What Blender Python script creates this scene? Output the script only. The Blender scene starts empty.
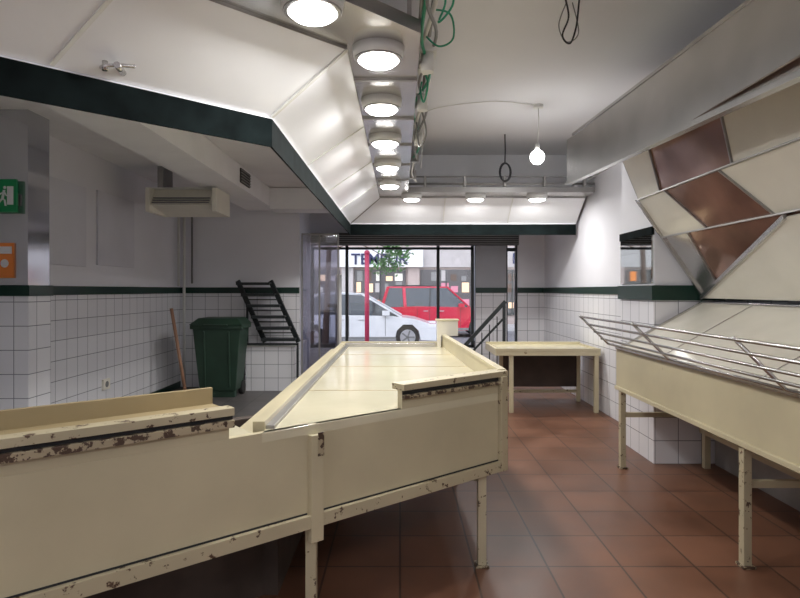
import bpy, bmesh, math, random
from mathutils import Vector, Matrix
random.seed(4)
S=bpy.context.scene
try:
    S.view_settings.view_transform='Standard'
    S.view_settings.look='None'
except Exception: pass
# ---------------------------------------------------------------- materials
def base(name):
    m=bpy.data.materials.new(name); m.use_nodes=True
    nt=m.node_tree; return m,nt,nt.nodes['Principled BSDF']
def mat(name,col,rough=0.5,metal=0.0,var=0.06,scale=3.0,emit=0,bump=0.0,spec=0.5,alpha=None):
    m,nt,b=base(name)
    b.inputs['Roughness'].default_value=rough; b.inputs['Metallic'].default_value=metal
    b.inputs['Specular IOR Level'].default_value=spec
    tc=nt.nodes.new('ShaderNodeTexCoord'); n=nt.nodes.new('ShaderNodeTexNoise')
    n.inputs['Scale'].default_value=scale; n.inputs['Detail'].default_value=6
    nt.links.new(tc.outputs['Object'],n.inputs['Vector'])
    r=nt.nodes.new('ShaderNodeValToRGB')
    r.color_ramp.elements[0].position=0.3; r.color_ramp.elements[1].position=0.7
    r.color_ramp.elements[0].color=[c*(1-var) for c in col]+[1]
    r.color_ramp.elements[1].color=[min(1,c*(1+var)) for c in col]+[1]
    nt.links.new(n.outputs['Fac'],r.inputs['Fac']); nt.links.new(r.outputs['Color'],b.inputs['Base Color'])
    if emit:
        b.inputs['Emission Color'].default_value=list(col)+[1]; b.inputs['Emission Strength'].default_value=emit
    if bump:
        bp=nt.nodes.new('ShaderNodeBump'); bp.inputs['Strength'].default_value=bump
        nt.links.new(n.outputs['Fac'],bp.inputs['Height']); nt.links.new(bp.outputs['Normal'],b.inputs['Normal'])
    return m
def worn(name,col,chip,amount=0.36,scale=14,rough=0.4):
    m,nt,b=base(name); b.inputs['Roughness'].default_value=rough
    tc=nt.nodes.new('ShaderNodeTexCoord')
    n=nt.nodes.new('ShaderNodeTexNoise'); n.inputs['Scale'].default_value=scale; n.inputs['Detail'].default_value=8; n.inputs['Roughness'].default_value=0.65
    n2=nt.nodes.new('ShaderNodeTexNoise'); n2.inputs['Scale'].default_value=1.7; n2.inputs['Detail'].default_value=5
    nt.links.new(tc.outputs['Object'],n.inputs['Vector']); nt.links.new(tc.outputs['Object'],n2.inputs['Vector'])
    r=nt.nodes.new('ShaderNodeValToRGB'); r.color_ramp.elements[0].position=amount; r.color_ramp.elements[1].position=amount+0.03
    r.color_ramp.elements[0].color=(1,1,1,1); r.color_ramp.elements[1].color=(0,0,0,1)
    nt.links.new(n.outputs['Fac'],r.inputs['Fac'])
    r2=nt.nodes.new('ShaderNodeValToRGB'); r2.color_ramp.elements[0].position=0.3; r2.color_ramp.elements[1].position=0.7
    r2.color_ramp.elements[0].color=[c*0.80 for c in col]+[1]; r2.color_ramp.elements[1].color=list(col)+[1]
    nt.links.new(n2.outputs['Fac'],r2.inputs['Fac'])
    mx=nt.nodes.new('ShaderNodeMixRGB'); nt.links.new(r.outputs['Color'],mx.inputs['Fac'])
    nt.links.new(r2.outputs['Color'],mx.inputs['Color1']); mx.inputs['Color2'].default_value=list(chip)+[1]
    nt.links.new(mx.outputs['Color'],b.inputs['Base Color']); return m
def tiles(name,ax,w,h,c1,c2,mortar,ms=0.004,rough=0.2,offs=0.0,rot=0.0,dirt=0.0,bump=0.15):
    m,nt,b=base(name); b.inputs['Roughness'].default_value=rough
    g=nt.nodes.new('ShaderNodeNewGeometry'); s=nt.nodes.new('ShaderNodeSeparateXYZ'); c=nt.nodes.new('ShaderNodeCombineXYZ')
    nt.links.new(g.outputs['Position'],s.inputs[0])
    nt.links.new(s.outputs[ax[0]],c.inputs[0]); nt.links.new(s.outputs[ax[1]],c.inputs[1])
    mp=nt.nodes.new('ShaderNodeMapping'); mp.inputs['Rotation'].default_value=(0,0,rot); nt.links.new(c.outputs[0],mp.inputs['Vector'])
    br=nt.nodes.new('ShaderNodeTexBrick'); br.offset=offs; br.squash=1
    br.inputs['Scale'].default_value=1; br.inputs['Brick Width'].default_value=w; br.inputs['Row Height'].default_value=h
    br.inputs['Mortar Size'].default_value=ms; br.inputs['Mortar Smooth'].default_value=0.2
    br.inputs['Color1'].default_value=list(c1)+[1]; br.inputs['Color2'].default_value=list(c2)+[1]; br.inputs['Mortar'].default_value=list(mortar)+[1]
    nt.links.new(mp.outputs[0],br.inputs['Vector'])
    out=br.outputs['Color']
    if dirt:
        n=nt.nodes.new('ShaderNodeTexNoise'); n.inputs['Scale'].default_value=2.2; n.inputs['Detail'].default_value=8
        nt.links.new(g.outputs['Position'],n.inputs['Vector'])
        mx=nt.nodes.new('ShaderNodeMixRGB'); mx.blend_type='MULTIPLY'; mx.inputs['Fac'].default_value=dirt
        nt.links.new(out,mx.inputs['Color1']); nt.links.new(n.outputs['Fac'],mx.inputs['Color2']); out=mx.outputs['Color']
        mr=nt.nodes.new('ShaderNodeMapRange'); mr.inputs['To Min'].default_value=rough-0.1; mr.inputs['To Max'].default_value=rough+0.2
        nt.links.new(n.outputs['Fac'],mr.inputs['Value']); nt.links.new(mr.outputs[0],b.inputs['Roughness'])
    nt.links.new(out,b.inputs['Base Color'])
    bp=nt.nodes.new('ShaderNodeBump'); bp.inputs['Strength'].default_value=bump; bp.invert=True; bp.inputs['Distance'].default_value=0.01
    nt.links.new(br.outputs['Fac'],bp.inputs['Height']); nt.links.new(bp.outputs['Normal'],b.inputs['Normal'])
    return m
def glassmat(name,tint=(1,1,1),fac=0.12):
    m=bpy.data.materials.new(name); m.use_nodes=True; nt=m.node_tree; nt.nodes.clear()
    o=nt.nodes.new('ShaderNodeOutputMaterial'); t=nt.nodes.new('ShaderNodeBsdfTransparent'); g=nt.nodes.new('ShaderNodeBsdfGlossy')
    g.inputs['Roughness'].default_value=0.03; t.inputs['Color'].default_value=list(tint)+[1]
    mx=nt.nodes.new('ShaderNodeMixShader'); mx.inputs[0].default_value=fac
    nt.links.new(t.outputs[0],mx.inputs[1]); nt.links.new(g.outputs[0],mx.inputs[2]); nt.links.new(mx.outputs[0],o.inputs[0]); return m

WALL=mat('wall_paint',(0.79,0.79,0.84),0.7,var=0.03,scale=1.2)
PIER=mat('shaded_pier_paint',(0.42,0.43,0.47),0.7,var=0.04)  # wall paint darkened to put the pier's shade into the colour
CEIL=mat('ceiling_paint',(0.82,0.82,0.84),0.8,var=0.03,scale=0.8)
CEILW=mat('soffit_paint',(0.87,0.87,0.89),0.75,var=0.03)
PATCH=mat('panel_paint',(0.70,0.70,0.76),0.6,var=0.03)
TW=(0.84,0.84,0.87); GR=(0.24,0.25,0.28)
TILE_Y=tiles('wall_tile_yz',(1,2),0.2,0.2,TW,(0.80,0.80,0.84),GR,0.0035)
TILE_X=tiles('wall_tile_xz',(0,2),0.2,0.2,TW,(0.80,0.80,0.84),GR,0.0035)
FLOOR=tiles('terracotta_floor',(0,1),0.40,0.40,(0.31,0.142,0.083),(0.25,0.112,0.065),(0.10,0.055,0.038),0.006,rough=0.34,rot=math.radians(0),dirt=0.75,bump=0.15)
FLOOR2=tiles('grey_floor_tile',(0,1),0.33,0.33,(0.17,0.155,0.15),(0.14,0.13,0.13),(0.06,0.06,0.06),0.005,rough=0.4,dirt=0.4)
GREEN=mat('green_tile_band',(0.004,0.030,0.020),0.3)
GREENF=mat('green_fabric',(0.006,0.010,0.0105),0.9,var=0.4,scale=8,bump=0.3,spec=0.1)
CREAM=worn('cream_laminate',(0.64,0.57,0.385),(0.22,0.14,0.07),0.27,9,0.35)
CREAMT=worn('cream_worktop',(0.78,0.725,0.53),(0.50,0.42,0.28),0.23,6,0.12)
CREAMW=worn('worn_cream_paint',(0.56,0.49,0.33),(0.09,0.05,0.03),0.375,24,0.5)
CREAMD=worn('chipped_edge',(0.50,0.42,0.28),(0.07,0.04,0.025),0.47,30,0.5)
TAN=worn('tan_wood',(0.42,0.33,0.18),(0.16,0.10,0.05),0.32,10,0.5)
FASC=mat('white_fascia',(0.88,0.89,0.92),0.3,var=0.02)
STEEL=mat('brushed_steel',(0.60,0.59,0.58),0.25,0.9,var=0.12,scale=2.5)
STEELD=mat('dull_steel',(0.36,0.35,0.34),0.4,0.8,var=0.15)
BROWN=mat('brown_reflection',(0.33,0.20,0.155),0.10,0.55,var=0.35,scale=2.0)  # mirror panels: the floor's brown reflection painted into the base colour
CREAMP=mat('cream_panel_and_reflection',(0.76,0.73,0.64),0.15,var=0.07,scale=2)
BLACK=mat('black_metal',(0.02,0.025,0.027),0.45)
DARK=mat('dark_void_and_shade',(0.015,0.015,0.017),0.6)
DBACK=mat('shade_and_table_back',(0.07,0.05,0.04),0.7,var=0.3)  # dark brown for painted under-counter shade and the table's back
BIN=mat('bin_green',(0.022,0.055,0.035),0.5,var=0.15)
WHITEP=mat('white_plastic',(0.75,0.75,0.72),0.4)
BEIGE=mat('ac_plastic',(0.80,0.77,0.68),0.45)
GREYP=mat('grey_plastic',(0.22,0.22,0.22),0.5)
WOOD=mat('broom_wood',(0.40,0.22,0.14),0.5)
GCAB=mat('green_cable',(0.02,0.30,0.16),0.4)
BCAB=mat('black_cable',(0.015,0.015,0.02),0.5)
GLASS=glassmat('window_glass',(1,1,1),0.06); GLASSB=glassmat('partition_glass',(0.68,0.68,0.76),0.25)
LAMP=mat('lamp_glow',(1.0,0.98,0.95),emit=20); LAMPR=mat('lamp_rim',(0.75,0.75,0.74),0.35)
BULB=mat('bulb_glow',(1.0,0.98,0.94),emit=14)
CARW=mat('car_paint_white',(0.72,0.73,0.76),0.15); CARR=mat('car_paint_red',(0.55,0.015,0.05),0.15)
CARG=mat('car_glass',(0.05,0.06,0.07),0.08); TYRE=mat('tyre',(0.02,0.02,0.02),0.8); RIM=mat('rim',(0.55,0.55,0.57),0.3,0.8)
LGT=mat('headlamp',(0.8,0.8,0.85),0.1); TAIL=mat('tail_lamp',(0.5,0.02,0.02),0.2)
ASPH=mat('asphalt',(0.20,0.20,0.21),0.85,var=0.2,scale=5); PAVE=tiles('pavement',(0,1),0.4,0.4,(0.48,0.46,0.46),(0.44,0.43,0.43),(0.2,0.2,0.2),0.006,rough=0.7)
STONE=mat('facade_stone',(0.42,0.34,0.32),0.8); STONE2=mat('facade_light',(0.44,0.41,0.41),0.7)
REDP=mat('red_paint',(0.40,0.02,0.07),0.4); LEAF=mat('leaf',(0.07,0.20,0.04),0.6,var=0.4); BARK=mat('bark',(0.12,0.08,0.06),0.9)
ORANGE=mat('orange_notice',(0.85,0.26,0.05),0.5); SIGNG=mat('exit_green',(0.0,0.16,0.05),0.4,emit=0.1); WHT=mat('sign_white',(0.75,0.76,0.80),0.5)
NAVY=mat('navy_letters',(0.01,0.015,0.08),0.6); WARM=mat('shop_lit',(1.0,0.66,0.40),0.6,emit=0.3); SHOPD=mat('shop_dark',(0.08,0.075,0.08),0.3); PINK=mat('pink_poster',(0.60,0.22,0.30),0.6)
MIRR=mat('grey_mirror',(0.55,0.56,0.60),0.10,0.75,var=0.05); MIRR2=mat('clear_mirror',(0.60,0.64,0.62),0.03,1.0,var=0.03)

# ---------------------------------------------------------------- mesh builder
class MB:
    def __init__(s,name): s.name=name; s.bm=bmesh.new(); s.mats=[]
    def mi(s,m):
        if m not in s.mats: s.mats.append(m)
        return s.mats.index(m)
    def hexa(s,v,m):
        vs=[s.bm.verts.new(p) for p in v]; i=s.mi(m)
        for f in ((3,2,1,0),(4,5,6,7),(0,1,5,4),(1,2,6,5),(2,3,7,6),(3,0,4,7)):
            fc=s.bm.faces.new([vs[k] for k in f]); fc.material_index=i
    def box(s,x0,x1,y0,y1,z0,z1,m):
        s.hexa([(x0,y0,z0),(x1,y0,z0),(x1,y1,z0),(x0,y1,z0),(x0,y0,z1),(x1,y0,z1),(x1,y1,z1),(x0,y1,z1)],m)
    def bar(s,p,q,w,h,m,up=(0,0,1)):
        p=Vector(p);q=Vector(q);d=(q-p).normalized();u=Vector(up)
        if abs(d.dot(u))>0.98:u=Vector((0,1,0))
        a=d.cross(u).normalized()*w/2; b=a.cross(d).normalized()*h/2
        s.hexa([p-a-b,p+a-b,p+a+b,p-a+b,q-a-b,q+a-b,q+a+b,q-a+b],m)
    def prism(s,pts,off,m):
        off=Vector(off); a=[s.bm.verts.new(p) for p in pts]; b=[s.bm.verts.new(Vector(p)+off) for p in pts]; i=s.mi(m); n=len(pts)
        fs=[a[::-1],b]+[[a[k],a[(k+1)%n],b[(k+1)%n],b[k]] for k in range(n)]
        for f in fs: fc=s.bm.faces.new(f); fc.material_index=i
    def cyl(s,p,q,r0,m,r1=None,n=20,cap=True,smooth=True):
        r1=r0 if r1 is None else r1
        p=Vector(p);q=Vector(q);d=(q-p).normalized();u=Vector((0,0,1)) if abs(d.z)<0.95 else Vector((1,0,0))
        a=d.cross(u).normalized();b=a.cross(d); i=s.mi(m)
        A=[s.bm.verts.new(p+(a*math.cos(2*math.pi*k/n)+b*math.sin(2*math.pi*k/n))*r0) for k in range(n)]
        B=[s.bm.verts.new(q+(a*math.cos(2*math.pi*k/n)+b*math.sin(2*math.pi*k/n))*r1) for k in range(n)]
        for k in range(n):
            f=s.bm.faces.new([A[k],A[(k+1)%n],B[(k+1)%n],B[k]]); f.material_index=i; f.smooth=smooth
        if cap:
            for f in (A[::-1],B): fc=s.bm.faces.new(f); fc.material_index=i
    def tube(s,pts,r,m,n=8,close=False):
        pts=[Vector(p) for p in pts]; i=s.mi(m); rings=[]; N=len(pts)
        ref=Vector((0.31,0.2,0.93)).normalized()
        for k in range(N):
            if close: d=(pts[(k+1)%N]-pts[k-1]).normalized()
            else: d=(pts[min(k+1,N-1)]-pts[max(k-1,0)]).normalized()
            a=d.cross(ref).normalized(); b=a.cross(d)
            rings.append([s.bm.verts.new(pts[k]+(a*math.cos(2*math.pi*j/n)+b*math.sin(2*math.pi*j/n))*r) for j in range(n)])
        for k in range(N if close else N-1):
            A=rings[k];B=rings[(k+1)%N]
            for j in range(n):
                f=s.bm.faces.new([A[j],A[(j+1)%n],B[(j+1)%n],B[j]]); f.material_index=i; f.smooth=True
        if not close:
            for f in (rings[0][::-1],rings[-1]): fc=s.bm.faces.new(f); fc.material_index=i
    def sphere(s,c,r,m,seg=16,sc=(1,1,1)):
        i=s.mi(m); ret=bmesh.ops.create_uvsphere(s.bm,u_segments=seg,v_segments=seg//2,radius=r,matrix=Matrix.Translation(c)@Matrix.Diagonal((*sc,1)))
        for v in ret['verts']:
            for f in v.link_faces: f.material_index=i; f.smooth=True
    def done(s,bevel=0,parent=None):
        bmesh.ops.recalc_face_normals(s.bm,faces=s.bm.faces)
        me=bpy.data.meshes.new(s.name); s.bm.to_mesh(me); s.bm.free()
        for m in s.mats: me.materials.append(m)
        o=bpy.data.objects.new(s.name,me); S.collection.objects.link(o)
        if bevel:
            b=o.modifiers.new('bevel','BEVEL'); b.width=bevel; b.segments=2; b.limit_method='ANGLE'
        if parent: o.parent=parent
        return o
def smoothpts(c,n=8):
    c=[Vector(p) for p in c]; out=[]
    for i in range(len(c)-1):
        p0=c[max(i-1,0)];p1=c[i];p2=c[i+1];p3=c[min(i+2,len(c)-1)]
        for k in range(n):
            t=k/n; out.append(0.5*((2*p1)+(p2-p0)*t+(2*p0-5*p1+4*p2-p3)*t*t+(3*p1-p0-3*p2+p3)*t**3))
    out.append(c[-1]); return out

# ---------------------------------------------------------------- room shell
CZ=3.4
o=MB('floor'); o.box(-3.6,3.5,-3.1,10.35,-0.12,0,FLOOR); o.done()
o=MB('floor_staff_area'); o.prism([(-3.4,1.6,0.0),(-2.3,1.6,0),(-0.75,3.2,0),(-0.75,9.1,0),(-3.4,9.1,0)],(0,0,0.008),FLOOR2); o.done()
o=MB('ceiling'); o.box(-3.6,3.5,-3.1,10.35,CZ,CZ+0.12,CEIL); o.done()
o=MB('ceiling_dropped_front'); o.box(-0.78,2.5,8.3,10.2,2.48,CZ,CEIL); o.done()
o=MB('ceiling_dropped_staff'); o.prism([(-3.4,0.0,3.0),(-2.3,0.0,3.0),(-2.3,1.9,3.0),(-0.82,3.35,3.0),(-0.82,9.1,3.0),(-3.4,9.1,3.0)],(0,0,0.4),CEILW); o.done()
def tiled_wall(name,x0,x1,y0,y1,tile,inner,z1=CZ,th=0.03):
    w=MB(name); w.box(x0,x1,y0,y1,0,z1,WALL)
    if inner=='x+': w.box(x1,x1+0.012,y0,y1,0,1.45,tile); w.box(x1,x1+0.028,y0,y1,1.45,1.54,GREEN); w.box(x1,x1+0.02,y0,y1,0,0.1,GREEN)
    if inner=='x-': w.box(x0-0.012,x0,y0,y1,0,1.45,tile); w.box(x0-0.028,x0,y0,y1,1.45,1.54,GREEN)
    if inner=='y-': w.box(x0,x1,y0-0.012,y0,0,1.45,tile); w.box(x0,x1,y0-0.028,y0,1.45,1.54,GREEN)
    return w.done()
tiled_wall('wall_left',-3.55,-3.4,-3.1,9.25,TILE_Y,'x+')
tiled_wall('wall_back_left',-3.4,-1.55,9.1,9.25,TILE_X,'y-')
o=MB('wall_side_entrance'); o.box(-1.7,-1.55,9.25,10.2,0,CZ,WALL); o.done()
tiled_wall('wall_right_far',2.5,2.65,5.85,10.35,TILE_Y,'x-')
o=MB('wall_right_near'); o.box(3.35,3.5,-3.1,5.1,0,CZ,WALL); o.done()
o=MB('wall_rear'); o.box(-3.55,3.5,-3.2,-3.05,0,CZ,WALL); o.done()
o=MB('pillar_right'); o.box(2.2,3.5,5.1,5.85,0,CZ,WALL)
o.box(2.188,2.2,5.088,5.85,0.0,1.45,TILE_Y); o.box(2.2,3.35,5.088,5.1,0,1.45,TILE_X)
o.box(2.165,2.2,5.07,5.87,1.41,1.54,GREEN); o.box(2.2,3.35,5.07,5.1,1.41,1.54,GREEN); o.done()
o=MB('pillar_left'); o.box(-3.4,-3.09,4.9,5.2,0,3.0,MIRR)
o.box(-3.4,-3.09,4.888,4.9,0,1.45,TILE_X); o.box(-3.09,-3.078,4.888,5.2,0,1.45,TILE_Y); o.box(-3.4,-3.06,4.87,5.21,1.45,1.54,GREEN); o.done()
o=MB('wall_panel'); o.box(-3.4,-3.375,5.65,6.35,1.75,2.60,PATCH); o.done(0.003)
o=MB('wall_panel'); o.box(-3.4,-3.375,6.6,7.5,1.78,2.62,PATCH); o.done(0.003)
o=MB('air_duct_soffit'); o.box(-2.35,-1.9,3.2,9.05,2.72,2.99,CEILW)
for y in (4.05,7.0):
    o.box(-1.9,-1.885,y,y+0.42,2.78,2.95,DARK)
    for k in range(5): o.box(-1.889,-1.875,y,y+0.42,2.79+k*0.034,2.80+k*0.034,GREYP)
o.box(-1.9,-0.82,8.6,9.05,2.68,2.99,CEILW); o.done()
o=MB('wall_front_header'); o.box(-1.55,2.5,10.2,10.35,2.42,CZ,WALL); o.done()
o=MB('wall_front_right'); o.box(2.03,2.5,10.2,10.35,0,2.42,WALL)
o.box(2.03,2.5,10.188,10.2,0,1.45,TILE_X); o.box(2.03,2.5,10.172,10.2,1.45,1.54,GREEN); o.done()
o=MB('wall_front_pier'); o.box(1.30,1.83,10.15,10.35,0,2.42,PIER)
o.box(1.30,1.83,10.138,10.15,0,1.45,TILE_X); o.box(1.30,1.83,10.122,10.15,1.45,1.54,GREEN); o.done()
o=MB('wall_front_sill'); o.box(-1.55,1.29,10.2,10.35,0,0.5,TILE_X); o.done()
o=MB('window_1')
for x in (-1.52,-0.92,0.66,1.255): o.box(x-0.025,x+0.025,10.2,10.27,0.5,2.4,BLACK)
o.box(-1.545,1.28,10.2,10.27,0.505,0.55,BLACK); o.box(-1.545,1.28,10.2,10.27,2.20,2.24,BLACK); o.box(-1.54,1.28,10.23,10.24,0.55,2.4,GLASS); o.done()
o=MB('window_2')
o.box(1.835,1.86,10.2,10.28,0,2.4,BLACK); o.box(1.995,2.02,10.2,10.28,0,2.4,BLACK)
for z in (0.03,2.2): o.box(1.86,1.995,10.21,10.27,z-0.03,z+0.03,BLACK)
o.box(1.86,1.995,10.235,10.245,0.05,2.4,GLASS); o.done()
o=MB('roller_shutter_box'); o.box(-1.5,2.0,9.92,10.11,2.26,2.46,BLACK)
for k in range(5): o.box(-1.5,2.0,9.912,9.92,2.27+k*0.035,2.282+k*0.035,GREYP)
o.done()
o=MB('glass_partition'); o.box(-1.53,-0.95,9.16,9.17,0.0,2.35,GLASSB)
for x in (-1.52,-1.25,-0.96): o.box(x-0.012,x+0.012,9.15,9.18,0,2.35,STEELD)
o.box(-1.53,-0.95,9.15,9.18,2.35,2.38,STEELD); o.done()
o=MB('white_post'); o.cyl((-0.98,9.4,0),(-0.98,9.4,1.75),0.05,WHITEP); o.box(-1.05,-0.91,9.33,9.47,0,0.02,WHITEP); o.done()

# ---------------------------------------------------------------- overhead canopy
d1=Vector((0.722,0.692)); n1=Vector((0.692,-0.722)); X2=-0.70; Y3=8.26; K=Vector((-0.68,3.2))
def cpath(off):
    p=K+n1*off; x=X2+off; t=(x-p.x)/d1.x; c1=(x,p.y+d1.y*t)
    s=p-d1*2.2
    return [(s.x,s.y),c1,(x,Y3-off),(2.46,Y3-off)]
def sheet(o,a,b,m,inner=None):
    A=cpath(a[0]);B=cpath(b[0])
    for k in range(3):
        v=[(*A[k],a[1]),(*A[k+1],a[1]),(*B[k+1],b[1]),(*B[k],b[1])]
        vs=[o.bm.verts.new(p) for p in v]; f=o.bm.faces.new(vs); f.material_index=o.mi(m)
cano=MB('overhead_light_canopy')
prof=[(0,2.27),(0.012,2.27),(0.012,2.42),(0.0,2.43),(0.43,2.72),(0.43,2.735),(0.80,2.735),(0.80,2.80),(0.0,2.80),(0.0,2.27)]
pm=[GREENF,GREENF,FASC,FASC,STEELD,STEEL,STEELD,STEELD,WHITEP]
for k in range(len(prof)-1): sheet(cano,prof[k],prof[k+1],pm[k])
def fas(p,q,m,w=0.012): cano.bar(p,q,w,0.01,m)
c0=cpath(0.01);c4=cpath(0.43)
for s in (1.05,2.0): 
    a=Vector(c0[1])-d1*s; b=Vector(c4[1])-d1*s; fas((a.x,a.y,2.435),(b.x,b.y,2.72),WHITEP,0.02)
fas((*c0[1],2.43),(*c4[1],2.72),WHITEP,0.02); fas((*c0[2],2.43),(*c4[2],2.72),STEELD,0.015)
for y in (4.4,5.6,6.8): fas((X2+0.01,y,2.432),(X2+0.43,y,2.718),WHITEP,0.015)
for x in (0.6,1.5): fas((x,Y3-0.01,2.432),(x,Y3-0.43,2.718),WHITEP)
for (x,y) in [(0.05,3.2),(0.05,5.2),(-0.65,4.0),(-0.65,6.5),(2.2,7.5)]:
    cano.box(x-0.012,x+0.012,y-0.012,y+0.012,2.80,CZ-0.005,STEELD)
for y in (3.45,4.23,5.0,5.8,6.6): cano.box(X2+0.43,X2+0.80,y-0.012,y+0.012,2.722,2.735,STEELD)
cano.done()
lamps=[(-0.37,2.50),(-0.11,3.02),(-0.12,3.84),(-0.12,4.75),(-0.12,5.7),(-0.12,6.7),(0.15,7.66),(0.98,7.66),(1.78,7.66)]
for (x,y) in lamps:
    o=MB('ceiling_spotlight'); n=28
    o.cyl((x,y,2.735),(x,y,2.68),0.135,LAMPR,0.125,n=n)
    o.cyl((x,y,2.68),(x,y,2.672),0.125,STEEL,0.12,n=n); o.cyl((x,y,2.672),(x,y,2.655),0.105,LAMP,0.085,n=n); so=o.done()
    L=bpy.data.lights.new('spotlight_light','AREA'); L.shape='DISK'; L.size=0.16; L.energy=13; L.color=(1,0.98,0.95)
    lo=bpy.data.objects.new('spotlight_light',L); lo.location=(x,y,2.650); S.collection.objects.link(lo); lo.parent=so
o=MB('cable_rail')
for (dx,z) in ((0.10,2.83),(0.16,2.88)): o.tube([(dx,2.0,z),(dx,7.3,z)],0.010,STEELD)
o.tube([(0.10,7.44,2.84),(2.45,7.44,2.84)],0.014,STEELD); o.tube([(0.10,7.40,2.92),(2.45,7.40,2.92)],0.009,GREYP)
for k in range(6): o.box(0.07,0.19,2.4+k*0.9,2.44+k*0.9,2.805,2.9,STEELD)
for k in range(5): o.box(0.3+k*0.5,0.33+k*0.5,7.38,7.44,2.805,2.93,STEELD)
o.tube(smoothpts([(0.12,2.1,2.82),(0.17,2.7,2.86),(0.12,3.3,2.83),(0.19,3.9,2.87),(0.13,4.7,2.83),(0.17,5.6,2.88),(0.13,6.6,2.82),(0.2,7.3,2.84)]),0.012,WHITEP)
o.tube(smoothpts([(0.2,2.1,2.9),(0.12,2.6,2.80),(0.19,3.1,2.83),(0.12,3.7,2.80),(0.2,4.4,2.84),(0.13,5.2,2.80),(0.18,6.2,2.84)]),0.009,GREYP)
o.tube(smoothpts([(0.15,2.2,2.86),(0.11,3.0,2.80),(0.18,3.6,2.80),(0.10,4.4,2.86),(0.18,5.3,2.82),(0.12,6.2,2.86)]),0.009,GCAB)
o.tube(smoothpts([(0.14,2.45,2.88),(0.20,2.5,2.82),(0.23,2.55,2.74),(0.17,2.6,2.68),(0.20,2.6,2.78),(0.14,2.6,2.88)]),0.005,GCAB)
o.tube(smoothpts([(0.14,2.9,2.88),(0.25,2.95,2.88),(0.27,3.0,2.78),(0.20,3.05,2.76),(0.13,3.1,2.84)]),0.005,GCAB)
o.tube(smoothpts([(0.14,3.6,2.85),(0.17,3.6,2.76),(0.15,3.7,2.68),(0.13,3.75,2.76),(0.14,3.8,2.84)]),0.006,GCAB)
o.tube(smoothpts([(0.16,4.4,2.85),(0.2,4.5,2.70),(0.15,4.6,2.62),(0.13,4.65,2.84)]),0.007,GREYP)
for y in (2.35,3.2,3.45,5.0): o.box(0.11,0.20,y,y+0.12,2.80,2.9,WHITEP)
for y in (3.25,3.95,4.9): o.cyl((0.15,y,2.80),(0.15,y,2.70),0.035,WHITEP)
o.done()
o=MB('ceiling_cable')
o.tube(smoothpts([(0.25,7.15,2.97),(0.28,6.8,3.35),(0.3,6.2,3.385),(0.9,5.9,3.385),(1.35,6.02,3.39)]),0.005,WHITEP)
o.done()
o=MB('wall_hook'); o.tube(smoothpts([(-1.30,2.56,2.465),(-1.25,2.50,2.45),(-1.20,2.52,2.46),(-1.15,2.56,2.47)]),0.008,STEEL); o.cyl((-1.225,2.61,2.46),(-1.20,2.50,2.455),0.014,STEEL); o.cyl((-1.25,2.50,2.47),(-1.25,2.50,2.43),0.012,STEEL); o.done()

o=MB('pendant_bulb'); o.cyl((1.42,6.06,CZ),(1.42,6.06,CZ-0.03),0.05,WHITEP); o.tube([(1.42,6.06,CZ-0.01),(1.425,6.06,3.2),(1.41,6.06,2.98)],0.005,WHITEP)
o.cyl((1.41,6.06,3.0),(1.41,6.06,2.93),0.022,WHITEP); o.sphere((1.41,6.06,2.865),0.075,BULB); so=o.done()
L=bpy.data.lights.new('bulb_light','POINT'); L.energy=11; L.shadow_soft_size=0.08; lo=bpy.data.objects.new('bulb_light',L); lo.location=(1.41,6.06,2.76); S.collection.objects.link(lo); lo.parent=so
o=MB('cable_coil'); o.tube([(1.28,7.2,CZ),(1.285,7.2,3.2),(1.28,7.2,3.04)],0.008,BCAB)
for k in range(3):
    pts=[(1.28+0.065*math.cos(a*math.pi/10)+0.006*k,7.2+0.012*k,2.94+0.11*math.sin(a*math.pi/10)) for a in range(20)]
    o.tube(pts,0.010,BCAB,close=True)
o.done()
o=MB('hanging_cable')
o.tube(smoothpts([(1.08,3.85,CZ),(1.10,3.85,3.28),(1.06,3.85,3.16),(1.11,3.85,3.11),(1.15,3.85,3.22),(1.17,3.85,CZ)]),0.006,BCAB)
o.tube(smoothpts([(1.10,3.9,CZ),(1.05,3.9,3.25),(1.10,3.9,3.14),(1.18,3.9,3.2),(1.14,3.9,CZ)]),0.004,GREYP); o.done()

# ---------------------------------------------------------------- main counter
C=Vector((0.58,3.30)); u=Vector((0.7656,0.6433)); nb=Vector((-0.6433,0.7656))
def fp(s,off=0,z=0):
    p=C-u*s+nb*off; return (p.x,p.y,z)
cn=MB('market_display_counter')
def fbox(s0,s1,o0,o1,z0,z1,m):
    cn.hexa([fp(s1,o0,z0),fp(s0,o0,z0),fp(s0,o1,z0),fp(s1,o1,z0),fp(s1,o0,z1),fp(s0,o0,z1),fp(s0,o1,z1),fp(s1,o1,z1)],m)
fbox(0.0,1.22,0.0,0.03,0.56,0.93,CREAM); fbox(1.25,3.3,0.0,0.03,0.56,0.93,CREAM)
fbox(0.0,3.3,-0.025,0.05,0.50,0.555,CREAMW)
fbox(0.0,1.2,-0.004,0.0,0.553,0.562,DARK); fbox(1.27,3.3,-0.004,0.0,0.553,0.562,DARK)
fbox(0.0,0.745,0.0,0.035,0.93,1.02,CREAM); fbox(-0.015,0.75,-0.02,0.07,1.02,1.05,CREAMW); fbox(0.0,0.745,-0.022,0.0,0.98,0.998,CREAMD)
fbox(0.0,0.745,-0.004,0.0,0.998,1.02,DARK)  # dark strip painted in as the shadow line under the cap
fbox(1.613,3.3,0.0,0.03,0.93,1.02,CREAM); fbox(1.60,3.3,-0.02,0.045,1.02,1.05,CREAMW); fbox(1.60,3.3,-0.022,0.0,0.975,1.003,CREAMD); fbox(1.60,3.3,-0.004,0.0,1.003,1.02,DARK)
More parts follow.
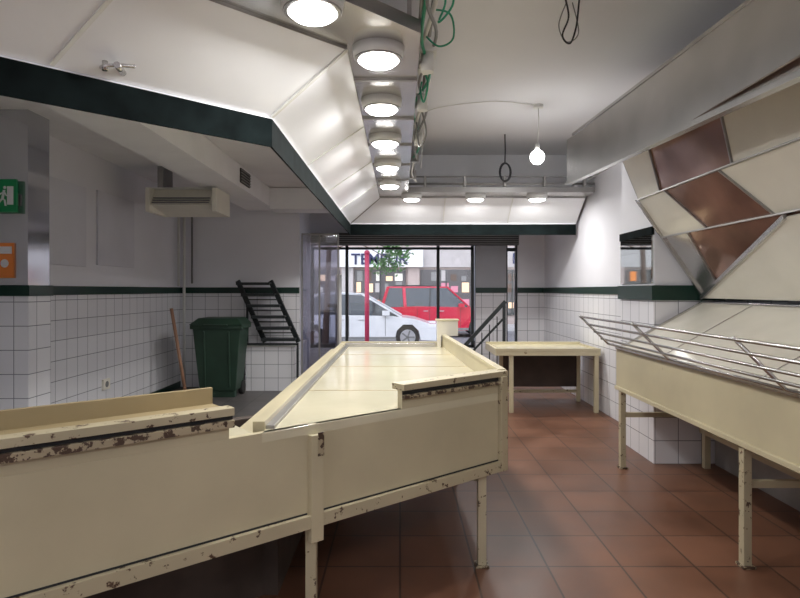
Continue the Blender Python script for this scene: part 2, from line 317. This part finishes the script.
fbox(1.60,3.3,0.045,0.19,1.0,1.035,TAN); fbox(1.60,3.3,0.19,0.21,1.0,1.10,TAN)
fbox(0.0,0.05,-0.03,0.0,0.50,1.02,CREAMW); fbox(1.205,1.265,-0.03,0.0,0.44,0.89,CREAM); fbox(1.205,1.235,-0.035,-0.03,0.80,0.90,CREAMD)
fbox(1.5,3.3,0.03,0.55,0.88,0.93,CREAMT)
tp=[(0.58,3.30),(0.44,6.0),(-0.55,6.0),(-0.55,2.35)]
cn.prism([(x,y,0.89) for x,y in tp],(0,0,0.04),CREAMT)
cn.box(-0.60,-0.55,2.40,6.0,0.86,0.965,CREAM); cn.box(-0.55,-0.515,2.42,6.0,0.93,0.945,STEELD); cn.box(-0.70,-0.60,2.40,6.0,0.86,0.90,CREAM)
cn.box(-0.59,-0.56,2.42,6.0,0.5,0.86,CREAM)
cn.bar((0.575,3.32,0.99),(0.435,6.0,0.99),0.03,0.13,CREAM); cn.bar((0.575,3.32,1.045),(0.435,6.0,1.045),0.045,0.02,CREAM)
cn.bar((0.575,3.32,0.73),(0.435,6.0,0.73),0.03,0.34,CREAM); cn.bar((0.575,3.32,0.53),(0.435,6.0,0.53),0.05,0.055,CREAMW)
cn.box(-0.6,0.46,6.0,6.03,0.5,0.975,CREAM); cn.box(0.37,0.58,5.9,6.05,1.04,1.19,CREAMP); cn.box(0.36,0.59,5.89,6.06,1.19,1.205,CREAM); cn.box(0.37,0.41,5.9,5.96,0.93,1.04,CREAMP)
cn.box(-0.55,0.36,5.9,5.99,0.93,0.965,STEEL)
for y,x1 in ((3.35,0.575),(4.4,0.52),(5.2,0.47)): cn.box(-0.515,x1-0.02,y-0.004,y+0.004,0.929,0.932,TAN)
def leg(x,y,zt=0.5,w=0.045): cn.box(x-w/2,x+w/2,y-w/2,y+w/2,0,zt,CREAMW); cn.box(x-w*0.8,x+w*0.8,y-w*0.8,y+w*0.8,0,0.012,CREAMD)
lg=[fp(0.16,0.02),fp(1.235,0.02),fp(2.5,0.02),fp(3.2,0.02)]
for p in lg: leg(p[0],p[1])
lb=[(0.42,4.6),(0.40,5.9),(-0.53,5.9),(-0.53,4.2)]
for p in lb: leg(*p)
cn.bar((lg[0][0],lg[0][1],0.47),(0.42,4.6,0.47),0.03,0.05,CREAMW); cn.bar((0.42,4.6,0.3),(0.40,5.9,0.3),0.03,0.04,CREAMW)
cn.bar((-0.53,4.2,0.3),(-0.53,5.9,0.3),0.03,0.04,CREAMW); cn.bar((0.40,5.9,0.3),(-0.53,5.9,0.3),0.03,0.04,CREAMW)
cn.bar((lg[0][0],lg[0][1],0.48),(-0.53,4.2,0.48),0.03,0.05,CREAMW)
# added dark boards to the floor, standing in for under-counter shade
fbox(1.22,3.3,0.50,0.56,0.0,0.88,DBACK); cn.box(-0.72,-0.60,2.90,5.95,0.0,0.86,DBACK)
cn.done(0.004)

o=MB('display_table')
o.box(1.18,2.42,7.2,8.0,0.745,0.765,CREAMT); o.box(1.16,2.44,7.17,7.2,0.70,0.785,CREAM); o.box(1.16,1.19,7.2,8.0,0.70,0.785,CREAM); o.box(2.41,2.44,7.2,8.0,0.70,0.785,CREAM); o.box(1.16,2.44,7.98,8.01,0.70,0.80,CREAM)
o.box(1.16,2.44,7.165,7.175,0.755,0.79,CREAM)
for x in (1.36,2.40):
    for y in (7.22,7.95): o.box(x-0.025,x+0.025,y-0.025,y+0.025,0,0.72,CREAM)
o.box(1.36,2.40,7.93,7.96,0.12,0.16,CREAMW); o.box(1.36,2.40,7.94,7.97,0.20,0.70,DBACK); o.done(0.003)
# ---------------------------------------------------------------- right produce display stand
o=MB('produce_display_stand')
Y0,Y1=1.4,5.05
o.box(1.85,1.88,Y0,Y1,0.685,1.0,CREAM); o.box(1.835,1.90,Y0,Y1,0.655,0.685,CREAM); o.box(1.84,1.90,Y0,Y1,1.0,1.018,STEEL)
o.prism([(1.88,Y0,1.0),(2.60,Y0,1.40),(2.60,Y0,1.37),(1.88,Y0,0.97)],(0,Y1-Y0,0),CREAMP)
for y in (2.0,3.15,4.3): o.bar((1.9,y,1.012),(2.58,y,1.395),0.01,0.006,STEEL)
o.bar((2.58,Y0,1.396),(2.58,Y1,1.396),0.03,0.01,STEEL)
o.bar((1.88,Y1-0.015,1.01),(2.58,Y1-0.015,1.395),0.03,0.02,STEEL)
for y in (1.6,3.2,4.97):
    o.box(1.85,1.895,y-0.025,y+0.025,0,0.66,CREAMW); o.box(1.84,1.91,y-0.04,y+0.04,0,0.015,CREAMD)
    o.box(2.555,2.605,y-0.025,y+0.025,0,1.36,CREAM); o.box(1.87,2.6,y-0.015,y+0.015,0.43,0.47,CREAM)
o.box(2.56,2.60,Y0,Y1,0.28,0.32,CREAM); o.box(1.87,2.6,Y0,Y0+0.02,0.66,1.0,CREAM)
o.box(1.9,2.6,Y0,Y1,0.69,0.70,CREAMW)
o.done(0.003)
o=MB('wall_plinth_right'); o.box(2.72,3.35,-1.0,5.07,0,1.38,WALL); o.box(2.708,2.72,-1.0,5.07,0,1.38,mat('grey_wall',(0.36,0.35,0.35),0.6,var=0.2)); o.done()
o=MB('guard_rail')
ends=[(1.56,1.27),(1.62,1.205),(1.68,1.14),(1.74,1.08),(1.80,1.035)]
for (x,z) in ends: o.tube([(x,1.45,z),(x,5.1,z)],0.009,STEEL)
for y in (1.5,2.75,3.95,5.1): o.tube([(1.55,y,1.28),(1.80,y,1.035),(1.85,y,1.028)],0.010,STEEL)
o.done()
o=MB('mirrored_display_hood')
def hx(y): return 1.47+(5.2-y)*0.055
a=[(hx(5.2),5.2),(hx(1.2),1.2)]
o.hexa([(a[0][0],5.2,2.44),(a[0][0]+0.03,5.2,2.44),(a[1][0]+0.03,1.2,2.35),(a[1][0],1.2,2.35),(a[0][0],5.2,2.82),(a[0][0]+0.03,5.2,2.82),(a[1][0]+0.03,1.2,2.82),(a[1][0],1.2,2.82)],STEEL)
o.hexa([(a[0][0],5.05,2.82),(3.34,5.05,2.82),(3.34,1.2,2.82),(a[1][0],1.2,2.82),(a[0][0],5.05,2.84),(3.34,5.05,2.84),(3.34,1.2,2.84),(a[1][0],1.2,2.84)],STEEL)
o.bar((a[0][0]+0.01,5.2,2.435),(a[1][0]+0.01,1.2,2.345),0.05,0.02,STEEL)
def panel(p,q,y0,y1,m,dy=0.0):
    v=[(p[0],y0,p[1]),(p[0]+dy,y1,p[1]),(q[0]+dy,y1,q[1]),(q[0],y0,q[1])]
    o.prism(v,(0.012,0,0.012),m)
R0=(1.58,2.42);R1=(1.88,2.66);R2=(2.04,2.27);R3=(2.25,1.95);R4=(2.61,1.43)
panel(R0,R1,5.04,4.4,STEEL);panel(R0,R1,4.4,2.9,BROWN);panel(R0,R1,2.9,1.3,BROWN)
def row(P,Q,cuts,ms,sl):
    for k in range(len(cuts)-1):
        y0,y1=cuts[k],cuts[k+1]; a0=0 if k==0 else sl; a1=sl
        o.prism([(P[0],y0+a0,P[1]),(P[0],y1+a1+0.02,P[1]),(Q[0],y1-a1+0.02,Q[1]),(Q[0],y0-a0,Q[1])],(0.012,0,0.012),ms[k])
        o.bar((P[0]-0.006,y1+a1,P[1]),(Q[0]-0.006,y1-a1,Q[1]),0.018,0.012,STEELD,up=(0,1,0))
row(R1,R2,[5.04,4.55,3.55,2.5,1.4],[CREAMP,BROWN,CREAMP,BROWN],-0.06)  # cream and brown panels paint in what the mirror would reflect
row(R2,R3,[5.04,4.42,3.65,2.4,1.4],[CREAMP,BROWN,CREAMP,BROWN],0.12)
row(R3,R4,[5.04,4.65,3.0,1.4],[STEEL,BROWN,BROWN],-0.05)
o.prism([(2.575,5.03,1.43),(2.235,3.42,1.92),(2.225,1.4,1.94),(2.575,1.4,1.43)],(0.01,0,0.008),CREAMP)
o.bar((2.57,5.04,1.435),(2.23,3.42,1.925),0.03,0.02,STEEL,up=(1,0,0)); 
for P in (R1,R2,R3): o.bar((P[0]-0.008,5.04,P[1]),(P[0]-0.008,1.4,P[1]),0.02,0.010,STEELD)
for k in range(5): o.tube([(1.64+k*0.03,3.6,2.435+k*0.024),(1.66+k*0.03,1.6,2.435+k*0.024)],0.006,STEEL)
o.prism([(R1[0],5.04,R1[1]),(R2[0],5.04,R2[1]),(R3[0],5.04,R3[1]),(R4[0],5.04,R4[1]),(3.3,5.04,1.43),(3.3,5.04,2.82),(1.6,5.04,2.82)],(0,0.012,0),STEELD)
o.prism([(R2[0]-0.03,5.055,R2[1]),(R3[0]-0.02,5.055,R3[1]),(R4[0]-0.02,5.055,R4[1]),(R4[0]-0.02,5.055,R4[1]+0.12),(R3[0]+0.08,5.055,R3[1]+0.02)],(0,-0.03,0),STEEL)
o.done()
o=MB('pillar_mirror'); o.box(2.182,2.198,5.12,5.84,1.56,1.98,MIRR2); o.box(2.175,2.199,5.10,5.85,1.98,2.05,GREENF); o.done()

# ---------------------------------------------------------------- left-hand things
o=MB('air_conditioner')
o.hexa([(-2.93,6.92,2.50),(-2.20,6.92,2.50),(-2.20,7.45,2.42),(-2.93,7.45,2.42),(-2.93,7.05,2.70),(-2.20,7.05,2.70),(-2.20,7.45,2.70),(-2.93,7.45,2.70)],BEIGE)
o.box(-2.98,-2.93,6.90,7.46,2.42,2.70,BEIGE); o.box(-2.20,-2.15,6.90,7.46,2.42,2.70,BEIGE)
o.box(-2.98,-2.15,6.95,7.45,2.70,2.71,WHITEP)
for k in range(3): o.box(-2.91,-2.24,6.905+k*0.022,6.93+k*0.022,2.52+k*0.03,2.532+k*0.03,GREYP)
o.box(-2.92,-2.85,7.1,7.4,2.70,2.99,STEELD); o.done(0.01)
o=MB('conduit_pipe'); o.tube([(-3.30,9.02,0.02),(-3.30,9.02,2.98)],0.022,WHITEP); o.tube([(-3.34,8.9,1.56),(-3.34,8.9,2.6),(-3.02,7.5,2.6)],0.018,WHITEP); o.tube([(-3.18,9.02,1.6),(-3.18,9.02,2.98)],0.015,GREYP); o.done()
o=MB('wheelie_bin')
def loft(o,r0,r1,m): o.hexa([*r0,*r1],m)
bx0,bx1,by0,by1=-2.88,-2.18,8.10,8.62
loft(o,[(bx0+0.10,by0+0.08,0.10),(bx1-0.10,by0+0.08,0.10),(bx1-0.10,by1-0.06,0.10),(bx0+0.10,by1-0.06,0.10)],[(bx0+0.02,by0+0.02,1.0),(bx1-0.02,by0+0.02,1.0),(bx1-0.02,by1-0.01,1.0),(bx0+0.02,by1-0.01,1.0)],BIN)
o.box(bx0-0.01,bx1+0.01,by0,by1,0.96,1.02,BIN)
loft(o,[(bx0-0.02,by0-0.02,1.02),(bx1+0.02,by0-0.02,1.02),(bx1+0.02,by1,1.02),(bx0-0.02,by1,1.02)],[(bx0+0.08,by0+0.08,1.11),(bx1-0.08,by0+0.08,1.11),(bx1-0.08,by1,1.11),(bx0+0.08,by1,1.11)],BIN)
o.box(-2.70,-2.36,by0-0.06,by0,1.01,1.03,BIN)
for x in (bx0+0.10,bx1-0.10): o.cyl((x-0.03,by1-0.10,0.1),(x+0.03,by1-0.10,0.1),0.10,TYRE)
for x in (-2.70,-2.36): o.bar((x,by0+0.068,0.15),(x,by0+0.02,0.93),0.03,0.02,BIN,up=(0,1,0))
o.box(bx0+0.12,bx1-0.12,by0+0.1,by0+0.22,0.0,0.11,BIN); o.done(0.012)
o=MB('broom'); o.cyl((-3.10,8.0,1.25),(-2.90,8.0,0.06),0.022,WOOD); o.box(-2.99,-2.84,7.96,8.04,0.05,0.10,WOOD)
for k in range(10): o.cyl((-2.98+k*0.015,8.0,0.06),(-2.985+k*0.016,8.0,0.01),0.007,GREYP,n=6)
o.done()
o=MB('tiled_plinth'); o.box(-2.28,-1.56,8.72,9.06,0.01,0.66,TILE_X); o.box(-2.30,-1.54,8.70,9.06,0.66,0.68,WHITEP); o.done()
o=MB('metal_steps')
A0=Vector((-2.47,8.98,1.64));A1=Vector((-2.02,8.84,0.72)); w=Vector((0.50,0,0))
for off in (Vector((0,0,0)),w): o.bar(A0+off,A1+off,0.03,0.07,BLACK)
for k in range(6):
    p=A0.lerp(A1,0.04+k*0.18); o.box(p.x,p.x+0.5,p.y-0.16,p.y+0.02,p.z-0.012,p.z+0.012,BLACK)
    o.box(p.x,p.x+0.5,p.y-0.165,p.y-0.155,p.z-0.03,p.z+0.012,BLACK)
    if k<5: q=A0.lerp(A1,0.13+k*0.18); o.box(q.x,q.x+0.5,q.y-0.01,q.y+0.01,q.z-0.008,q.z+0.008,BLACK)
o.box(-2.34,-2.31,8.66,8.69,0.01,0.72,BLACK); o.box(-1.52,-1.49,8.66,8.69,0.01,0.72,BLACK); o.box(-2.34,-1.49,8.66,8.69,0.69,0.72,BLACK)
o.box(-2.34,-2.31,8.66,9.0,0.69,0.72,BLACK); o.box(-2.34,-2.31,8.97,9.0,0.7,1.3,BLACK)
o.done()
o=MB('emergency_exit_sign'); o.box(-3.36,-3.15,4.84,4.865,2.14,2.41,SIGNG)
y=4.838
def flat(pts,m): o.prism([(x,y,z) for x,z in pts],(0,-0.004,0),m)
flat([(-3.22,2.20),(-3.17,2.20),(-3.17,2.35),(-3.22,2.35)],WHT)
flat([(-3.27,2.24),(-3.25,2.24),(-3.235,2.32),(-3.255,2.32)],WHT); flat([(-3.25,2.25),(-3.235,2.24),(-3.225,2.19),(-3.24,2.19)],WHT); flat([(-3.27,2.25),(-3.26,2.24),(-3.29,2.20),(-3.30,2.21)],WHT)
flat([(-3.29,2.29),(-3.24,2.31),(-3.22,2.27),(-3.23,2.27),(-3.245,2.30),(-3.28,2.28)],WHT); o.sphere((-3.24,4.836,2.34),0.013,WHT,12,(1,0.3,1))
o.box(-3.20,-3.16,4.865,4.886,2.2,2.3,GREYP); o.done()
o=MB('safety_notice'); o.box(-3.34,-3.20,4.88,4.899,1.60,1.89,ORANGE); o.box(-3.33,-3.21,4.876,4.88,1.80,1.86,WHT); o.sphere((-3.27,4.878,1.72),0.035,WHT,14,(1,0.1,1)); o.done()
o=MB('wall_socket'); o.box(-3.388,-3.365,6.7,6.85,0.36,0.48,BEIGE); o.cyl((-3.365,6.775,0.42),(-3.361,6.775,0.42),0.035,GREYP); o.done()
o=MB('entrance_handrail')
o.bar((1.0,9.3,0.60),(1.66,9.3,1.32),0.05,0.055,BLACK); o.bar((1.05,9.3,0.0),(1.05,9.3,0.65),0.04,0.04,BLACK); o.bar((1.64,9.3,0.0),(1.64,9.3,1.30),0.045,0.045,BLACK); o.bar((1.0,9.3,0.38),(1.64,9.3,1.06),0.03,0.03,BLACK); o.bar((1.03,9.3,0.08),(1.64,9.3,0.08),0.03,0.03,BLACK)
for k in range(4): x=1.17+k*0.12; o.bar((x,9.3,0.08),(x,9.3,0.52+(x-1.0)*1.06),0.015,0.015,BLACK)
o.done()

# ---------------------------------------------------------------- outside
o=MB('street'); o.box(-30,30,15.2,23,-0.14,-0.10,ASPH); o.done()
o=MB('pavement_near'); o.box(-30,30,10.36,15.2,-0.14,0.0,PAVE); o.done()
o=MB('pavement_far'); o.box(-30,30,23,25.6,-0.14,0.02,PAVE); o.done()
o=MB('opposite_building'); o.box(-25,25,26,27,0,12,STONE)
o.box(-25,25,25.90,26,2.5,3.4,STONE2)
for k in range(-8,9):
    x=k*2.9+0.6
    o.box(x-0.25,x+0.25,25.8,26,0,2.5,STONE2 if k%2 else STONE)
    o.box(x+0.3,x+2.55,25.93,25.99,0.5,2.4,SHOPD); o.box(x+0.3,x+2.55,25.88,26,0.4,0.5,BLACK)
    for j in range(5):
        for zz in (0.7,1.4,1.9):
            w0=x+0.35+j*0.42+random.uniform(0,0.1); c=random.choice([WARM,PINK,BEIGE,STONE2,GREYP,BARK,SHOPD,SHOPD,ORANGE]); h=random.uniform(0.2,0.5)
            o.box(w0,w0+random.uniform(0.15,0.35),25.90,25.93,zz,zz+h,c)
    o.box(x+1.4,x+1.45,25.88,26,0.5,2.4,BLACK)
    for z in (4.2,7.4): o.box(x+0.5,x+2.1,25.93,25.99,z,z+1.9,CARG); o.box(x+0.4,x+2.2,25.7,26,z-0.1,z,STONE2)
o.done()
par=bpy.data.objects.new('shop_sign',None); S.collection.objects.link(par)
o=MB('board'); o.box(-2.6,1.0,25.58,25.67,2.50,3.25,WHT); o.done(parent=par)
def txt(t,x,z,size,m,yy=25.55):
    c=bpy.data.curves.new('lettering','FONT'); c.body=t; c.size=size; c.extrude=0.02; c.offset=0.012; c.materials.append(m)
    ob=bpy.data.objects.new('lettering',c); ob.location=(x,yy,z); ob.rotation_euler=(math.radians(90),0,0); S.collection.objects.link(ob); ob.parent=par
txt('TEMPUR',-2.12,2.62,0.66,NAVY); txt('P',4.85,2.65,0.65,NAVY)
def car(name,x0,y0,L,H,paint,suv=False,flip=False,W=1.78,z0=-0.10):
    o=MB(name); 
    def X(t): return x0+(L-t*L if flip else t*L)
    bh=0.60*H
    if suv: prof=[(0.0,0.28),(0.0,0.62),(0.02,0.97*bh+0.02),(0.3,bh+0.03),(0.72,bh),(0.96,bh-0.12),(1.0,0.62),(1.0,0.28)]; gh=[(0.01,bh),(0.06,H),(0.55,H),(0.73,bh)]
    else: prof=[(0.0,0.25),(0.0,0.6),(0.03,bh-0.03),(0.25,bh+0.02),(0.70,bh-0.02),(0.85,bh-0.10),(0.95,bh-0.24),(1.0,0.50),(1.0,0.22)]; gh=[(0.04,bh-0.02),(0.20,H-0.05),(0.33,H),(0.50,H-0.03),(0.76,bh-0.05)]
    def arch(c): 
        return [(c-0.085,0.24),(c-0.07,0.5),(c-0.03,0.66),(c+0.03,0.66),(c+0.07,0.5),(c+0.085,0.24)]
    low=arch(0.80)[::-1]+arch(0.185)[::-1]
    pts=prof+low
    i=o.mi(paint); n=len(pts)
    rings=[]
    for dy in (0.0,W):
        rings.append([o.bm.verts.new((X(t),y0+dy,z0+z)) for t,z in pts])
    for r in rings: 
        f=o.bm.faces.new(r); f.material_index=i
    for k in range(n):
        f=o.bm.faces.new([rings[0][k],rings[0][(k+1)%n],rings[1][(k+1)%n],rings[1][k]]); f.material_index=i
    def gsec(inset_b,inset_t,mm):
        zs=[z for t,z in gh]; zb=min(zs); zt=max(zs); A=[];B=[]
        for t,z in gh:
            k=(z-zb)/(zt-zb); ins=inset_b+(inset_t-inset_b)*k
            A.append((X(t),y0+ins,z0+z)); B.append((X(t),y0+W-ins,z0+z))
        va=[o.bm.verts.new(p) for p in A]; vb=[o.bm.verts.new(p) for p in B]; m=len(va); j=o.mi(mm)
        for f in (va,vb[::-1]): fc=o.bm.faces.new(f); fc.material_index=j
        for k in range(m): fc=o.bm.faces.new([va[k],va[(k+1)%m],vb[(k+1)%m],vb[k]]); fc.material_index=j
    gsec(0.06,0.22,CARG)
    tops=gh[1:-1]
    for k in range(len(tops)-1):
        (t0,z0_),(t1,z1_)=tops[k],tops[k+1]
        o.hexa([(X(t0),y0+0.2,z0+z0_-0.03),(X(t1),y0+0.2,z0+z1_-0.03),(X(t1),y0+W-0.2,z0+z1_-0.03),(X(t0),y0+W-0.2,z0+z0_-0.03),(X(t0),y0+0.24,z0+z0_+0.02),(X(t1),y0+0.24,z0+z1_+0.02),(X(t1),y0+W-0.24,z0+z1_+0.02),(X(t0),y0+W-0.24,z0+z0_+0.02)],paint)
    for yy0,yy1 in ((y0+0.05,y0+0.21),(y0+W-0.05,y0+W-0.21)):
        o.bar((X(gh[0][0]),yy0,z0+gh[0][1]),(X(gh[1][0]),yy1,z0+gh[1][1]),0.07,0.07,paint)
        o.bar((X(gh[-1][0]),yy0,z0+gh[-1][1]),(X(gh[-2][0]),yy1,z0+gh[-2][1]),0.05,0.05,paint)
        o.bar((X(0.40),yy0,z0+bh),(X(0.41),yy1,z0+H-0.02),0.05,0.04,BLACK)
        if suv: o.bar((X(0.20),yy0,z0+bh),(X(0.19),yy1,z0+H-0.02),0.10,0.05,paint)
    if suv:
        for yy in (y0+0.25,y0+W-0.25): o.tube([(X(0.10),yy,z0+H+0.05),(X(0.5),yy,z0+H+0.05)],0.02,BLACK)
    for c in (0.185,0.80):
        for yy,dd in ((y0-0.01,0.22),(y0+W+0.01,-0.22)):
            o.cyl((X(c),yy,z0+0.32),(X(c),yy+dd,z0+0.32),0.32,TYRE,n=28); o.cyl((X(c),yy-0.01*(1 if dd>0 else -1),z0+0.32),(X(c),yy+dd*0.1,z0+0.32),0.21,RIM,n=20)
            for a in range(5):
                an=a*2*math.pi/5; o.bar((X(c),yy-0.012,z0+0.32),(X(c)+0.19*math.cos(an),yy-0.012,z0+0.32+0.19*math.sin(an)),0.02,0.045,GREYP)
    for t in (0.30,0.42 if not suv else 0.40,0.655): o.box(X(t)-0.006,X(t)+0.006,y0-0.004,y0,z0+0.35,z0+bh-0.02,BLACK)
    o.box(min(X(0.27),X(0.72)),max(X(0.27),X(0.72)),y0-0.008,y0,z0+0.25,z0+0.33,GREYP)
    for t in (0.37,0.50): o.box(X(t)-0.08,X(t)+0.08,y0-0.02,y0,z0+bh-0.14,z0+bh-0.11,RIM)
    o.box(X(0.66)-0.1,X(0.66)+0.1,y0-0.14,y0+0.02,z0+bh,z0+bh+0.13,paint)
    e=X(1.0); q=-1 if not flip else 1
    for yy in (y0,y0+W-0.35): o.box(min(e,e+q*0.28)-0.005,max(e,e+q*0.28)+0.005,yy-0.01,yy+0.36,z0+0.58,z0+0.68,LGT)
    e=X(0.0)
    for yy in (y0,y0+W-0.25): o.box(min(e,e-q*0.15)-0.01,max(e,e-q*0.15)+0.01,yy-0.01,yy+0.26,z0+0.65,z0+0.85,TAIL)
    return o.done(0.03)
car('car',-3.15,16.0,4.2,1.52,CARW)
car('car',-0.65,19.8,4.1,1.70,CARR,suv=True)
o=MB('red_street_post'); o.cyl((-0.80,14.3,0),(-0.80,14.3,2.4),0.055,REDP); o.cyl((-0.80,14.3,0),(-0.80,14.3,0.25),0.09,REDP,0.07); o.sphere((-0.80,14.3,2.4),0.07,REDP); o.done()
o=MB('street_tree'); o.cyl((-1.9,15.0,0.005),(-1.8,15.0,2.6),0.09,BARK,0.06)
for e in ((-0.4,14.9,2.35),(-1.0,15.1,3.6),(-2.6,15.0,3.4),(0.0,15.0,2.45)): o.tube(smoothpts([(-1.82,15,2.5),((-1.8+e[0])/2,15,(3.0+e[2])/2),e]),0.012,BARK)
i=o.mi(LEAF)
for k in range(900):
    c=random.choice([(-0.33,14.9,2.12,0.42),(-0.1,14.9,2.45,0.4),(-1.0,15.0,3.6,0.9),(-2.4,15.0,3.6,0.9)])
    p=Vector((c[0]+random.gauss(0,c[3]*0.5),c[1]+random.gauss(0,0.12),c[2]+random.gauss(0,c[3]*0.26)))
    a=Vector((random.uniform(-1,1),random.uniform(-1,1),random.uniform(-1,1))).normalized()*0.06; b=a.cross(Vector((random.random(),random.random(),1))).normalized()*0.03
    f=o.bm.faces.new([o.bm.verts.new(q) for q in (p-a,p+b,p+a,p-b)]); f.material_index=i
o.done()

# ---------------------------------------------------------------- lights
W=bpy.data.worlds.new('sky'); S.world=W; W.use_nodes=True; nt=W.node_tree; bg=nt.nodes['Background']
sk=nt.nodes.new('ShaderNodeTexSky'); sk.sky_type='NISHITA'; sk.sun_disc=False; sk.sun_elevation=math.radians(50); sk.sun_rotation=math.radians(200)
hs=nt.nodes.new('ShaderNodeHueSaturation'); hs.inputs['Saturation'].default_value=0.5
nt.links.new(sk.outputs[0],hs.inputs['Color']); nt.links.new(hs.outputs[0],bg.inputs[0]); bg.inputs[1].default_value=0.50
for (x,y,e) in ((0.9,-1.6,30),(-2.3,-0.9,32),(2.2,0.2,20)):  # added fill: unseen tube fixtures out of view brighten the room
    o=MB('fill_tube_fixture'); o.box(x-0.62,x+0.62,y-0.08,y+0.08,CZ-0.05,CZ,WHITEP); o.cyl((x-0.58,y,CZ-0.07),(x+0.58,y,CZ-0.07),0.018,LAMP); o.box(x-0.61,x-0.58,y-0.03,y+0.03,CZ-0.09,CZ-0.04,WHITEP); o.box(x+0.58,x+0.61,y-0.03,y+0.03,CZ-0.09,CZ-0.04,WHITEP); so=o.done()
    L=bpy.data.lights.new('fill_tube_light','AREA'); L.shape='RECTANGLE'; L.size=1.2; L.size_y=0.15; L.energy=e; L.color=(0.97,0.98,1)
    lo=bpy.data.objects.new('fill_tube_light',L); lo.location=(x,y,CZ-0.1); S.collection.objects.link(lo); lo.parent=so
# ---------------------------------------------------------------- camera
cd=bpy.data.cameras.new('camera'); cam=bpy.data.objects.new('camera',cd); S.collection.objects.link(cam); S.camera=cam
cd.sensor_fit='HORIZONTAL'; cd.sensor_width=36; cd.lens=36*590/800; cd.shift_y=-9/800; cd.clip_start=0.05
cam.location=(0,0,1.5); cam.rotation_euler=(math.radians(90),0,0)
